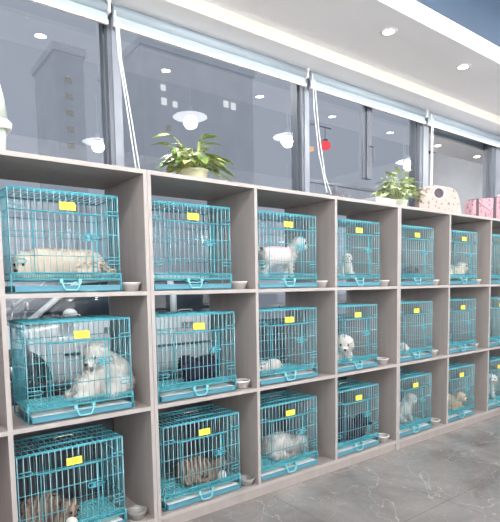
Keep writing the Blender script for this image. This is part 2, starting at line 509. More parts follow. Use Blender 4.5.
# ------------------------------------------------------------------ shelving units
T = .022; CW = .70; DEP = .54
TOPZ = 1.992; B1 = 1.3387; B2 = .7065; BASE = .080
def DX(k):
    return {0: -(CW + 1.5 * T), 1: 0, 2: CW + 1.5 * T, 3: 2 * CW + 2.5 * T, 4: 3 * CW + 4 * T, 5: 4 * CW + 5.5 * T, 6: 5 * CW + 6.5 * T, 7: 6 * CW + 8 * T}[k]
def shelf_unit(x0, label):
    W = 3 * CW + 4 * T
    t = thing('shelving_unit', label, 'shelving unit', (x0, 0, 0), 0, 'grey cage shelving units')
    mt = [M['panel'], M['edge']]
    for s in (0, 1):
        a = MB(); xa = .001 if s == 0 else W - T
        a.box((xa, 0, 0), (xa + T - .001, DEP, TOPZ - T), 0, 1); a.build('side_panel', mt, t)
    a = MB(); a.box((.001, 0, TOPZ - T), (W - .001, DEP, TOPZ), 0, 1); a.build('top_board', mt, t)
    a = MB(); a.box((T, 0, BASE - T), (W - T, DEP, BASE), 0, 1); a.build('base_board', mt, t)
    a = MB(); a.box((T, .006, 0), (W - T, .024, BASE - T)); a.build('plinth', M['panel'], t)
    for j in (1, 2):
        xa = T + j * CW + (j - 1) * T
        a = MB(); a.box((xa, .0005, BASE), (xa + T, DEP, TOPZ - T), 0, 1); a.build('divider', mt, t)
    for z in (B1, B2):
        for j in range(3):
            xa = T + j * (CW + T)
            a = MB(); a.box((xa, .0015, z - T / 2), (xa + CW, DEP, z + T / 2), 0, 1); a.build('shelf_board', mt, t)
    return t
UW = 3 * CW + 4 * T
shelf_unit(-UW, 'grey wooden shelving unit at the left, holding the cage of the long cream dog')
shelf_unit(0, 'grey wooden shelving unit in the middle, under the left potted plant')
shelf_unit(UW, 'grey wooden shelving unit at the right, under the two fabric bags')

# ------------------------------------------------------------------ cages
KW, KD, KH = .537, .30, .490
def make_cage():
    t = thing('wire_pet_cage', 'proto', 'pet cage')
    zb = .066                         # floor level of the wire body
    rw, rh = .0017, .0023
    # base frame: feet and rails round the tray
    a = MB()
    for x in (.004, KW - .004):
        a.tube([(x, .004, 0), (x, .004, KH - .004)], .0034, 6)
        a.tube([(x, KD - .004, 0), (x, KD - .004, KH - .004)], .0034, 6)
        a.tube([(x, .004, .004), (x, KD - .004, .004)], .003, 6)
        for q in (.3, .6): a.tube([(x, KD * q, .004), (x, KD * q, zb)], .002, 5)
    a.tube([(.004, KD - .004, .004), (KW - .004, KD - .004, .004)], .003, 6)
    a.tube([(.004, .004, .004), (KW - .004, .004, .004)], .0028, 6)
    a.build('base_frame', M['frame'], t, True)
    # sliding tray
    a = MB(); x0, x1, y0, y1 = .014, KW - .014, -.012, KD - .02; hh = .036; th = .004; zt = .008
    a.box((x0, y0, zt), (x1, y1, zt + .006))
    a.box((x0, y0 - .003, zt), (x1, y0 + th, hh)); a.box((x0, y1 - th, zt), (x1, y1, hh))
    a.box((x0, y0, zt), (x0 + th, y1, hh)); a.box((x1 - th, y0, zt), (x1, y1, hh))
    a.box((x0 - .004, y0 - .007, hh - .006), (x1 + .004, y0 + th, hh)); 
    tr = a.build('tray', M['tray'], t, bevel=.0015)
    a = MB(); a.box((x0 + .006, y0 + .006, zt + .0065), (x1 - .006, y1 - .006, hh - .001)); a.build('tray_liner', M['liner'], tr)
    a = MB(); cx = KW * .50
    pts = [(cx - .046, -.020, .052), (cx - .042, -.024, .044), (cx - .034, -.026, .022), (cx - .026, -.026, .013), (cx + .026, -.026, .013), (cx + .034, -.026, .022), (cx + .042, -.024, .044), (cx + .046, -.020, .052)]
    a.tube(pts, .0046, 8)
    a.tube([(cx - .038, -.022, .045), (cx + .038, -.022, .045)], .0035, 6)
    a.box((cx - .053, -.022, .048), (cx - .038, .002, .068)); a.box((cx + .038, -.022, .048), (cx + .053, .002, .068))
    a.build('tray_handle', M['latch'], tr, True)
    # plastic floor grid
    a = MB(); n = 26
    for i in range(n + 1):
        x = .010 + (KW - .02) * i / n; a.box((x - .0025, .008, zb - .006), (x + .0025, KD - .008, zb))
    for j in range(13):
        y = .010 + (KD - .02) * j / 12; a.box((.008, y - .0025, zb - .006), (KW - .008, y + .0025, zb - .0004))
    a.build('floor_grid', M['grid'], t)
    # rails at the foot of the front with the fine comb of short wires
    a = MB()
    a.tube([(0.002, 0, zb), (KW - .002, 0, zb)], .0042, 6); a.tube([(0.002, 0, zb + .026), (KW - .002, 0, zb + .026)], .0032, 6)
    for i in range(64):
        x = .006 + (KW - .012) * i / 63; a.tube([(x, 0, zb), (x, 0, zb + .026)], .0017, 4)
    a.tube([(.0, -.002, .002), (.0, -.002, zb + .03)], .0034, 6); a.tube([(KW, -.002, .002), (KW, -.002, zb + .03)], .0034, 6)
    a.build('front_rail', M['frame'], t, True)
    dx0, dx1, dz0, dz1 = .20 * KW, .765 * KW, zb + .032, KH - .105
    n = 18
    hz = [zb + .030, KH * .365, KH * .60, KH - .100, KH - .003]
    a = MB()
    for i in range(n + 1):
        x = .004 + (KW - .008) * i / n
        if dx0 < x < dx1:
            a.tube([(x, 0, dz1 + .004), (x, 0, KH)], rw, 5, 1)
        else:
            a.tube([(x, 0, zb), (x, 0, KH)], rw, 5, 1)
    for z in hz:
        if dz0 < z < dz1:
            a.tube([(.002, .003, z), (dx0, .003, z)], rh, 5); a.tube([(dx1, .003, z), (KW - .002, .003, z)], rh, 5)
        else:
            a.tube([(.002, .003, z), (KW - .002, .003, z)], rh if z < KH - .02 else .0034, 5)
    a.build('front_panel', [M['wire'], M['wire_pale']], t, True)
    # door with its own frame
    a = MB(); yd = -.006
    a.tube([(dx0, yd, dz0), (dx1, yd, dz0), (dx1, yd, dz1), (dx0, yd, dz1)], .0036, 6, closed=True)
    for i in range(n + 1):
        x = .004 + (KW - .008) * i / n
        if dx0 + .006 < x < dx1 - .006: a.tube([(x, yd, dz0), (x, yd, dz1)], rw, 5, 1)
    for z in hz[1:3]: a.tube([(dx0, yd, z), (dx1, yd, z)], rh, 5)
    a.tube([(dx0 - .02, yd - .004, dz1 + .004), (dx1 + .03, yd - .004, dz1 + .004)], .0036, 6)
    a.tube([(dx1 - .020, yd, dz0), (dx1 - .020, yd, dz1)], .0030, 6)
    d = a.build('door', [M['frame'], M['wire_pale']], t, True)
    a = MB(); lx = dx1 - .022; lz = KH * .555
    a.tube([(lx - .050, yd - .006, lz + .012), (lx + .020, yd - .006, lz + .012), (lx + .025, yd - .006, lz), (lx + .020, yd - .006, lz - .012), (lx - .050, yd - .006, lz - .012), (lx - .055, yd - .006, lz)], .0028, 6, closed=True)
    a.box((lx - .030, yd - .009, lz - .016), (lx - .014, yd - .003, lz + .016))
    a.tube([(lx - .04, yd - .008, lz), (lx + .036, yd - .008, lz)], .0028, 6)
    a.build('door_latch', M['frame'], d, True)
    # U shaped clips that lock the folding sides
    for cxs, dr in ((KW - .004, -1), (.004, 1)):
        for z in (KH * .82, KH * .31):
            a = MB(); a.tube([(cxs, -.005, z + .010), (cxs + dr * .060, -.005, z + .010), (cxs + dr * .068, -.005, z), (cxs + dr * .060, -.005, z - .010), (cxs, -.005, z - .010)], .0028, 6)
            a.build('side_clip', M['wire'], t, True)
    # back, sides, top
    a = MB()
    for i in range(n + 1):
        x = .004 + (KW - .008) * i / n; a.tube([(x, KD, zb), (x, KD, KH)], rw, 5)
    for z in hz: a.tube([(.002, KD - .003, z), (KW - .002, KD - .003, z)], rh, 5)
    a.build('back_panel', M['wire'], t, True)
    for x, s in ((0, 1), (KW, -1)):
        a = MB()
        for i in range(1, 12): a.tube([(x, KD * i / 12, zb), (x, KD * i / 12, KH)], rw, 5)
        for z in hz: a.tube([(x + .003 * s, .002, z), (x + .003 * s, KD - .002, z)], rh, 5)
        a.build('side_panel', M['wire'], t, True)
    a = MB()
    for i in range(n + 1):
        x = .004 + (KW - .008) * i / n; a.tube([(x, .002, KH), (x, KD - .002, KH)], rw, 5)
    for q in (0, .25, .5, .75, 1): a.tube([(.002, .003 + (KD - .006) * q, KH + .003), (KW - .002, .003 + (KD - .006) * q, KH + .003)], rh if 0 < q < 1 else .0034, 5)
    a.tube([(KW * .25, KD * .28, KH + .006), (KW * .25, KD * .75, KH + .006), (KW * .75, KD * .75, KH + .006), (KW * .75, KD * .28, KH + .006)], .0034, 6, closed=True)
    tp = a.build('top_panel', M['wire'], t, True)
    a = MB(); a.tube([(KW * .40, KD * .5, KH + .006), (KW * .41, KD * .5 - .01, KH + .020), (KW * .44, KD * .5 - .012, KH + .026), (KW * .56, KD * .5 - .012, KH + .026), (KW * .59, KD * .5 - .01, KH + .020), (KW * .60, KD * .5, KH + .006)], .0042, 8)
    a.build('carry_handle', M['steel'], tp, True)
    # yellow card with orange print
    a = MB(); tx = KW * .43; tz = KH - .088
    a.box((tx, -.014, tz), (tx + .078, -.012, tz + .038)); tg = a.build('price_tag', M['tag'], t)
    a = MB()
    for q, w_ in ((.012, .030), (.022, .040), (.030, .022)): a.box((tx + .024, -.0147, tz + q), (tx + .024 + w_, -.014, tz + q + .004))
    a.build('print', M['print'], tg)
    return t

GRP = 'turquoise wire cages on the shelves'
LV = [B1 + T / 2, B2 + T / 2, BASE]
cage_spec = {
    (0, 0): 'turquoise wire cage with the long cream dog lying along its floor',
    (0, 1): 'empty turquoise wire cage straight under the left potted plant',
    (0, 2): 'turquoise wire cage with a standing dog in a pale pink coat',
    (0, 3): 'turquoise top row cage with a small white puppy sitting at its left',
    (0, 4): 'turquoise top row cage with a low grey kitten, under the right potted plant',
    (0, 5): 'turquoise top row cage with a cream puppy, right of the cream speckled bag',
    (0, 6): 'turquoise top row cage cut by the right edge of the photo, under the pink bag',
    (1, 0): 'turquoise wire cage with the big fluffy white dog, in front of the white car',
    (1, 1): 'turquoise middle row cage with a dark puppy at its right side',
    (1, 2): 'turquoise middle row cage with white fur at its lower left corner',
    (1, 3): 'turquoise middle row cage with a white dog looking out at the left',
    (1, 4): 'turquoise middle row cage with a scrap of white puppy at its left edge',
    (1, 5): 'empty turquoise middle row cage, second from the right edge of the photo',
    (1, 6): 'empty turquoise middle row cage cut by the right edge of the photo',
    (2, 0): 'turquoise bottom row cage with a brown tabby cat at its left',
    (2, 1): 'turquoise bottom row cage with a grey brown tabby cat in the middle',
    (2, 2): 'turquoise bottom row cage with a shaggy white dog curled up',
    (2, 3): 'turquoise bottom row cage with a black dog lying in it',
    (2, 4): 'turquoise bottom row cage with a grey and white puppy',
    (2, 5): 'turquoise bottom row cage with a tan puppy',
    (2, 6): 'turquoise bottom row cage with a white puppy, cut by the right edge of the photo',
}
cage_x = {}
for r in range(3):
    for c in range(7):
        off = .012
        if c in (1, 4): off = .014
        if (r, c) == (1, 0): off = .078
        if (r, c) == (2, 0): off = .012
        if (r, c) == (0, 0): off = .035
        if (r, c) == (2, 1): off = .055
        if (r, c) == (1, 1): off = .034
        cage_x[(r, c)] = DX(c) + T / 2 + off
proto = make_cage()
first = True
for r in range(3):
    for c in range(7):
        o = proto if first else copy_tree(proto)
        first = False
        o.location = (cage_x[(r, c)], .038, LV[r] + .0005)
        if c >= 3: o.scale = ({(1, 3): .90, (2, 3): .94}.get((r, c), .94), 1, 1)
        o['label'] = cage_spec[(r, c)]; o['group'] = GRP

# ------------------------------------------------------------------ bowls
bowl_where = ['beside the cage of the long cream dog', 'beside the empty cage under the left plant', 'beside the cage of the pink coated dog', 'beside the top row cage with the small white puppy',
              'beside the top row cage under the right plant', 'beside the top row cage of the cream puppy',
              'beside the middle row cage of the dark puppy', 'beside the middle row cage with white fur low at the left', 'beside the middle row cage of the white dog looking out',
              'beside the middle row cage with a scrap of white puppy', 'beside the empty middle row cage near the right edge',
              'beside the bottom row tabby cat at the far left', 'beside the bottom row cage of the grey brown tabby', 'beside the cage of the curled shaggy dog',
              'beside the cage of the black dog', 'beside the cage of the grey and white puppy']
def bowl(x, y, z, kind, label):
    r = .056
    prof = [(.0005, .004), (.034, .004), (.038, .010), (.050, .036), (r, .046), (r + .003, .044), (.053, .034), (.043, .003), (.040, 0), (.0005, 0)]
    t = thing('feeding_bowl', label, 'bowl', (x, y, z), 0, 'small feeding bowls beside the cages')
    a = MB(); a.lathe(prof, n=28)
    a.build('bowl_body', M[{'s': 'steel', 'p': 'bowl', 'c': 'clear'}[kind]], t, True)
    a = MB(); a.tube([(r * math.cos(q * math.pi / 14), r * math.sin(q * math.pi / 14), .046) for q in range(28)], .003, 6, closed=True)
    a.build('rim', M[{'s': 'white', 'p': 'white', 'c': 'clear'}[kind]], t, True)
def bx(r, c):
    lo = cage_x[(r, c)] + KW * (.94 if c >= 3 else 1); hi = DX(c + 1) - (T if c in (0, 3) else T / 2)
    return (lo + hi) / 2
k = 0
for (r, c, kd, y) in ((0, 0, 'p', .10), (0, 1, 'p', .10), (0, 2, 'p', .10), (0, 3, 'p', .10), (0, 4, 'p', .12), (0, 5, 'p', .12),
                      (1, 1, 'p', .10), (1, 2, 'p', .24), (1, 3, 'p', .10), (1, 4, 'p', .12), (1, 5, 'p', .13),
                      (2, 0, 'c', .09), (2, 1, 'c', .08), (2, 2, 'c', .24), (2, 3, 'p', .09), (2, 4, 'p', .09)):
    bowl(bx(r, c) + .006, y - .015, LV[r], kd, ('clear plastic bowl ' if kd == 'c' else 'small pale bowl ') + bowl_where[k]); k += 1
bowl(DX(0) - T / 2 - .085, .10, LV[1], 'p', 'small pale bowl at the left edge of the photo, left of the tabby column')
bowl(DX(0) - T / 2 - .085, .10, LV[2], 'c', 'clear plastic bowl at the lower left corner of the photo')

# ------------------------------------------------------------------ animals
def voxel_body(caps, vox, name):
    bm = bmesh.new()
    for (p0, r0, p1, r1) in caps:
        p0 = Vector(p0); p1 = Vector(p1)
        L = (p1 - p0).length
        n = max(2, int(L / (min(r0, r1) * .45)) + 1)
        for i in range(n):
            q = i / (n - 1)
            mt = Matrix.Translation(p0.lerp(p1, q))
            bmesh.ops.create_icosphere(bm, subdivisions=2, radius=r0 + (r1 - r0) * q, matrix=mt)
    me = bpy.data.meshes.new(name); bm.to_mesh(me); bm.free()
    o = bpy.data.objects.new(name, me); COL.objects.link(o)
    rm = o.modifiers.new('r', 'REMESH'); rm.mode = 'VOXEL'; rm.voxel_size = vox
    sm = o.modifiers.new('s', 'SMOOTH'); sm.factor = .5; sm.iterations = 4
    dg = bpy.context.evaluated_depsgraph_get()
    me2 = bpy.data.meshes.new_from_object(o.evaluated_get(dg))
    bpy.data.objects.remove(o); bpy.data.meshes.remove(me)
    me2.name = name
    me2.polygons.foreach_set('use_smooth', [True] * len(me2.polygons))
    return me2

def fur_mesh(me, count, length, avoid, comb, seed=1, width=.0035, curl=.35):
    rnd = random.Random(seed)
    polys = list(me.polygons); areas = []; tot = 0
    for p in polys: tot += p.area; areas.append(tot)
    import bisect
    vs = []; fs = []; ns = []
    comb = Vector(comb)
    for _ in range(count):
        p = polys[min(len(polys) - 1, bisect.bisect(areas, rnd.random() * tot))]
        w = [rnd.random() for _ in p.vertices]; s = sum(w)
        pos = Vector((0, 0, 0))
        for i, vi in enumerate(p.vertices): pos += me.vertices[vi].co * (w[i] / s)
        if pos.z < .012: continue
        skip = False
        for (a, rr) in avoid:
            if (pos - a).length < rr: skip = True; break
        if skip: continue
        nrm = p.normal
        d = (nrm + comb * .8 + Vector((rnd.uniform(-1, 1), rnd.uniform(-1, 1), rnd.uniform(-1, 1))) * curl).normalized()
        if d.dot(nrm) < .15: d = (d + nrm * .6).normalized()
        Ln = length * rnd.uniform(.6, 1.25)
        sd = d.cross(nrm)
        if sd.length < 1e-3: sd = d.orthogonal()
        sd = sd.normalized() * width
        bnd = Vector((0, 0, -.35)) * Ln
        if sd.cross(d).dot(nrm) < 0: sd = -sd
        b0 = len(vs)
        tip = pos + d * Ln + bnd
        tip.z = max(tip.z, .002)
        mid = pos + d * Ln * .55 + bnd * .2
        mid.z = max(mid.z, .002)
        vs += [pos - sd, pos + sd, mid + sd * .8, mid - sd * .8, tip]
        fs += [(b0, b0 + 1, b0 + 2, b0 + 3), (b0 + 3, b0 + 2, b0 + 4)]
        nn = (nrm + d * .35).normalized(); ns += [nn] * 5
    mb = MB(); mb.add(vs, fs); mb.ns = ns; return mb

def patch(t, c, r, sz=(1, 1, 1), mat='fur_white', name='chest_patch'):
    a = MB(); a.ball(c, r, 12, 0, *sz); a.build(name, M[mat], t, True)

def animal(name, label, cat, loc, rz, caps, head, mat, sc=1.0, fur=None, ears=None, coat=None, vox=.009, mats=None, nosem=None, muzz=None, seed=1, eyer=.0085):
    """head = (centre, look direction (yaw, pitch), head radius)"""
    t = thing(name, label, cat, loc, rz)
    t.scale = (sc,) * 3
    hc = Vector(head[0]); yaw, pit = head[1]; hr = head[2]
    R = Matrix.Rotation(yaw, 3, 'Z') @ Matrix.Rotation(-pit, 3, 'Y')
    def H(x, y, z): return hc + R @ Vector((x, y, z)) * hr
    cp = list(caps)
    ml = muzz or 1.15
    cp.append((hc, hr, H(.15, 0, .1), hr * .95))
    cp.append((H(.55, 0, -.25), hr * .50, H(ml, 0, -.33), hr * .34))
    ear = ears or 'drop'
    if ear == 'drop':
        for s in (1, -1): cp.append((H(-.05, s * .80, .45), hr * .30, H(-.10, s * 1.08, -.45), hr * .26))
    elif ear == 'prick':
        for s in (1, -1):
            cp.append((H(-.05, s * .55, .70), hr * .32, H(-.08, s * .68, 1.25), hr * .12))
    me = voxel_body(cp, vox, name + '_body')
    me.materials.append(mat)
    body = bpy.data.objects.new('body', me); COL.objects.link(body); body.parent = t
    eyes = [H(.80, s * .42, .16) for s in (1, -1)]
    fl = fur[1] if fur else 0
    for e in eyes:
        a = MB(); a.ball(e + (R @ Vector((.10, 0, 0))) * hr, eyer, 8); a.build('eye', M['eye'], body, True)
    a = MB(); a.ball(H(ml + .30, 0, -.24), hr * .17, 8, 0, 1, 1.2, .8); a.build('nose', nosem or M['nose'], body, True)
    if ear == 'prick':
        for s in (1, -1):
            a = MB(); a.prism([(-.1 , .0), (.1, .0), (0, .3)], -.001, .001)
    if fur:
        av = [(e, hr * .30) for e in eyes] + [(H(ml + .2, 0, -.25), hr * .42)]
        fb = fur_mesh(me, fur[0], fur[1], av, fur[2] if len(fur) > 2 else (-.3, 0, -.4), seed, width=fur[3] if len(fur) > 3 else .0035)
        fo = fb.build('fur', fur[4] if len(fur) > 4 else mat, body)
        fo.data.polygons.foreach_set('use_smooth', [True] * len(fo.data.polygons))
        fo.data.normals_split_custom_set_from_vertices([tuple(v) for v in fb.ns])
        fo['kind'] = 'stuff'
    if coat:
        a = MB()
        for (x0, x1, cz, ry, rz_) in coat:
            n = 20
            vs = []; fs = []
            steps = 6
            for i in range(steps + 1):
                q = i / steps; x = x0 + (x1 - x0) * q
                f = .93 + .07 * math.sin(math.pi * q)
                for kx in range(n):
                    an = 2 * math.pi * kx / n
                    vs.append((x, ry * f * math.cos(an), cz + rz_ * f * math.sin(an)))
            for i in range(steps):
                for kx in range(n):
                    l = (kx + 1) % n
                    fs.append((i * n + kx, i * n + l, (i + 1) * n + l, (i + 1) * n + kx))
            a.add(vs, fs)
        cobj = a.build('dog_coat', M['shirt'], t, True)
        sd = cobj.modifiers.new('thick', 'SOLIDIFY'); sd.thickness = .004; sd.offset = 1
    return t

def lying_long(L=.26, r=.062):       # lying flat along x, head at +x
    return [((-L / 2, 0, r), r, (L / 2, 0, r * 1.02), r * 1.02), ((-L / 2, .0, r * .9), r * .95, (-L / 2 - .05, 0, r * .8), r * .6),
            ((L / 2, 0, r), r * .95, (L / 2 + .05, 0, .062), .052),
            ((L / 2 - .02, .05, .03), .026, (L / 2 + .09, .060, .020), .018), ((L / 2 - .02, -.05, .03), .026, (L / 2 + .09, -.060, .020), .018),
            ((-L / 2, .055, .035), .030, (-L / 2 + .09, .085, .020), .018), ((-L / 2, -.055, .035), .030, (-L / 2 + .09, -.085, .020), .018),
            ((-L / 2 - .06, 0, .055), .026, (-L / 2 - .12, .05, .035), .018)]
def sitting():                        # sitting, facing +x
    return [((-.06, 0, .075), .075, (-.01, 0, .12), .070), ((-.01, 0, .12), .070, (.035, 0, .185), .056), ((.035, 0, .185), .050, (.05, 0, .225), .042),
            ((.04, .042, .14), .026, (.062, .045, .05), .018), ((.04, -.042, .14), .026, (.062, -.045, .05), .018),
            ((.062, .045, .05), .018, (.082, .045, .016), .016), ((.062, -.045, .05), .018, (.082, -.045, .016), .016),
            ((-.06, .065, .055), .042, (.0, .085, .022), .020), ((-.06, -.065, .055), .042, (.0, -.085, .022), .020),
            ((.0, .085, .022), .020, (.035, .085, .016), .015), ((.0, -.085, .022), .020, (.035, -.085, .016), .015),
            ((-.12, 0, .045), .028, (-.17, .04, .03), .018)]
def standing():                       # standing, facing +x
    cp = [((-.10, 0, .155), .048, (.09, 0, .160), .054), ((.09, 0, .165), .048, (.125, 0, .215), .038), ((-.14, 0, .18), .016, (-.175, 0, .23), .011)]
    for s in (1, -1):
        cp += [((.085, s * .032, .14), .026, (.088, s * .036, .07), .016), ((.088, s * .036, .07), .016, (.092, s * .036, .014), .014),
               ((-.10, s * .034, .15), .034, (-.085, s * .038, .10), .022), ((-.085, s * .038, .10), .020, (-.115, s * .038, .06), .014), ((-.115, s * .038, .06), .014, (-.108, s * .038, .014), .014)]
    return cp
def curled(r=.075):                   # curled on its belly, head laid to the front at +x
    return [((-.09, .02, r), r, (0, .035, r * 1.05), r * 1.05), ((0, .035, r), r, (.08, 0, r * .85), r * .85), ((.08, 0, .06), .055, (.10, -.03, .055), .05),
            ((-.10, -.02, .05), .045, (-.02, -.075, .028), .026), ((.09, -.05, .03), .024, (.02, -.085, .020), .018), ((-.14, 0, .05), .025, (-.10, -.09, .03), .02)]

D = math.radians
FL = .067 + .0005
def floor_z(r): return LV[r] + FL
# top row
animal('dog', 'long cream fluffy dog stretched out asleep in the top left cage', 'dog', (cage_x[(0, 0)] + .285, .16, floor_z(0)), D(182),
       lying_long(.25, .077), ((.192, .030, .075), (D(35), D(-14)), .058), M['fur_cream'], 1.0, (6000, .018, (-1.0, 0, -.2), .0022), seed=3)
animal('dog', 'small white dog with an apricot face standing in a pale pink coat', 'dog', (cage_x[(0, 2)] + .285, .16, floor_z(0)), D(-12),
       standing(), ((.165, -.01, .245), (D(-22), D(-8)), .050), M['fur_white'], 0.98, (2600, .014, (-.3, 0, -.2), .0022), coat=[(-.13, .085, .158, .062, .064)], seed=4)
animal('dog', 'small white puppy in the top row cage right of the pink coated dog', 'dog', (cage_x[(0, 3)] + .25, .15, floor_z(0)), D(-130),
       sitting(), ((.075, 0, .255), (0, 0), .046), M['fur_white'], .62, (1500, .018), ears='drop', seed=5)
animal('cat', 'low grey kitten crouching in a top row cage under the right plant', 'cat', (cage_x[(0, 4)] + .24, .17, floor_z(0)), D(-20),
       curled(.055), ((.13, -.03, .085), (D(-60), 0), .040), M['fur_slate'], .8, (1200, .012), ears='prick', muzz=.85, seed=6)
animal('dog', 'cream puppy lying in a top row cage right of the speckled bag', 'dog', (cage_x[(0, 5)] + .26, .16, floor_z(0)), D(-10),
       curled(.065), ((.135, -.02, .105), (D(-60), 0), .048), M['fur_cream'], .95, (1500, .018), seed=7)
# middle row
animal('dog', 'big fluffy white dog sitting in the cage in front of the white car', 'dog', (cage_x[(1, 0)] + .435, .175, floor_z(1)), D(-168),
       [((-.045, 0, .11), .105, (.00, 0, .15), .095), ((.0, 0, .15), .085, (.045, 0, .19), .065),
        ((.05, .045, .12), .045, (.12, .05, .03), .028), ((.05, -.045, .12), .045, (.12, -.05, .03), .028), ((.12, .05, .028), .026, (.19, .045, .024), .024), ((.12, -.05, .028), .026, (.19, -.045, .024), .024),
        ((.05, 0, .10), .075, (.13, .01, .06), .055), ((-.04, .08, .06), .055, (.04, .095, .03), .03), ((-.04, -.08, .06), .055, (.04, -.095, .03), .03), ((-.12, .03, .06), .04, (-.13, -.06, .04), .03)],
       ((.055, .01, .225), (D(25), D(-14)), .066), M['fur_white'], 1.0, (8000, .024, (-.25, 0, -.9), .0024), seed=8, eyer=.011)
animal('dog', 'dark navy black puppy lying right of the big white dog, one cage over', 'dog', (cage_x[(1, 1)] + .365, .18, floor_z(1)), D(-150),
       curled(.085), ((.125, -.03, .14), (D(10), 0), .055), M['fur_black'], .88, (1800, .016), seed=9)
animal('dog', 'white fluffy dog lying low in the cage right of the dark puppy', 'dog', (cage_x[(1, 2)] + .145, .115, floor_z(1)), D(195),
       curled(.055), ((.10, .0, .06), (D(20), D(-10)), .045), M['fur_white'], .75, (2000, .020), seed=10)
animal('dog', 'white dog with dark eyes looking out of the fourth middle row cage', 'dog', (cage_x[(1, 3)] + .132, .125, floor_z(1)), D(-100),
       [((-.02, .02, .09), .085, (.02, 0, .12), .08), ((.03, .05, .08), .04, (.06, .055, .03), .025), ((.03, -.05, .08), .04, (.06, -.055, .03), .025), ((-.03, .07, .05), .05, (.02, .09, .03), .03), ((-.03, -.07, .05), .05, (.02, -.09, .03), .03)],
       ((.055, 0, .150), (D(-25), D(-14)), .070), M['fur_white'], .95, (4000, .016), seed=11, eyer=.011)
animal('dog', 'white puppy just showing at the left edge of a middle row cage', 'dog', (cage_x[(1, 4)] + .118, .14, floor_z(1)), D(-60),
       curled(.045), ((.09, -.02, .06), (D(-60), 0), .038), M['fur_white'], .75, (1200, .015), seed=12)
# bottom row
animal('cat', 'brown tabby cat with pale paws crouching at the left of the bottom left cage', 'cat', (cage_x[(2, 0)] + .160, .15, floor_z(2)), D(-25),
       curled(.08), ((.12, -.04, .10), (D(-50), D(-14)), .050), M['fur_tabby'], .95, (1500, .012), ears='prick', muzz=.85, seed=13)
patch(bpy.context.scene.objects['cat.001'], (.135, -.080, .040), .030, (1, .8, 1.1))
animal('cat', 'grey brown tabby cat with a white chest in the second bottom row cage', 'cat', (cage_x[(2, 1)] + .315, .17, floor_z(2)), D(-15),
       curled(.075), ((.125, -.045, .105), (D(-60), D(-18)), .050), M['fur_tabby'], .95, (1500, .012), ears='prick', muzz=.85, seed=14)
patch(bpy.context.scene.objects['cat.002'], (.13, -.080, .042), .032, (.9, .8, 1.2))
animal('dog', 'shaggy grey white dog curled up in the third bottom row cage', 'dog', (cage_x[(2, 2)] + .335, .185, floor_z(2)), D(-10),
       curled(.088), ((.14, -.03, .10), (D(-35), D(-12)), .058), M['fur_grey'], .86, (7000, .028, (-.2, 0, -.8), .0022), seed=15)
animal('dog', 'black dog lying in the bottom row cage right of the shaggy dog', 'dog', (cage_x[(2, 3)] + .26, .17, floor_z(2)), D(-20),
       curled(.085), ((.135, -.03, .145), (D(-50), 0), .055), M['fur_black'], 1.0, (1800, .016), seed=16)
animal('dog', 'grey and white puppy sitting in a bottom row cage beside the black dog', 'dog', (cage_x[(2, 4)] + .28, .17, floor_z(2)), D(-40),
       sitting(), ((.075, 0, .245), (D(-20), D(-10)), .052), M['fur_grey'], .85, (2500, .018), seed=17)
animal('dog', 'tan puppy curled in a bottom row cage near the right', 'dog', (cage_x[(2, 5)] + .24, .17, floor_z(2)), D(-30),
       curled(.080), ((.13, -.03, .13), (D(-50), D(-5)), .050), M['fur_tan'], .95, (1800, .014), seed=18)
animal('dog', 'white puppy sitting at the right edge of the photo in the bottom row', 'dog', (cage_x[(2, 6)] + .18, .13, floor_z(2)), D(-110),
       sitting(), ((.075, 0, .245), (D(-20), 0), .052), M['fur_white'], .95, (2200, .018), seed=19)

# ------------------------------------------------------------------ roller blinds
ZB = 2.945
def chain_pts(pts):
    out = []
    for i in range(len(pts) - 1):
        a, bb = Vector(pts[i]), Vector(pts[i + 1])
        n = max(2, int((bb - a).length / .03))
        for k2 in range(n): out.append(a.lerp(bb, k2 / n))
    out.append(Vector(pts[-1])); return out
def blind(x0, x1, label, chain=None):
    y = .505
    t = thing('roller_blind', label, 'blind', ((x0 + x1) / 2, y, ZB), 0, 'pale roller blinds rolled up under the soffit')
    L_ = (x1 - x0) / 2
    a = MB(); a.box((-L_, -.001, .012), (L_, .001, .135)); a.build('blind_fabric', M['blind'], t)
    a = MB(); a.box((-L_, -.010, -.006), (L_, .010, .017)); a.build('bottom_bar', M['white'], t, bevel=.003)
    a = MB(); a.tube([(-L_ + .004, .012, .092), (L_ - .004, .012, .092)], .034, 16); a.build('roller_tube', M['roll'], t, True)
    a = MB()
    a.box((L_ - .006, -.030, .055), (L_ + .010, .035, .128)); a.box((L_ - .014, -.035, .110), (L_ + .012, -.028, .128))
    a.build('bracket', M['white'], t, bevel=.003)
    if chain:
        off = Vector(t.location)
        a = MB()
        for strand in chain:
            pts = [Vector(p) - off for p in chain_pts(strand)]
            a.tube(pts, .0042, 6)
        a.build('bead_chain', M['bead'], t, True)
blind(-1.58, .025, 'pale blue roller blind over the window at the far left, with the leftmost hanging chain',
      [[(.045, .44, 3.00), (.058, .44, 2.75), (.105, .44, 2.40), (.150, .44, 2.05)], [(.062, .44, 2.96), (.075, .44, 2.72), (.125, .44, 2.40), (.175, .44, 2.05)]])
blind(.060, 1.652, 'pale blue roller blind over the window behind the left potted plant',
      [[(1.665, .44, 3.02), (1.68, .44, 2.75), (1.73, .44, 2.42), (1.84, .44, 2.06)], [(1.685, .44, 2.98), (1.73, .44, 2.60), (1.80, .44, 2.25), (1.91, .44, 2.04)]])
blind(1.705, 3.275, 'pale blue roller blind over the window with the opening sash',
      [[(3.29, .44, 3.02), (3.29, .44, 2.60), (3.285, .44, 2.30)], [(3.315, .44, 2.98), (3.315, .44, 2.60), (3.31, .44, 2.30)]])
blind(3.325, 4.95, 'pale blue roller blind over the window at the far right')

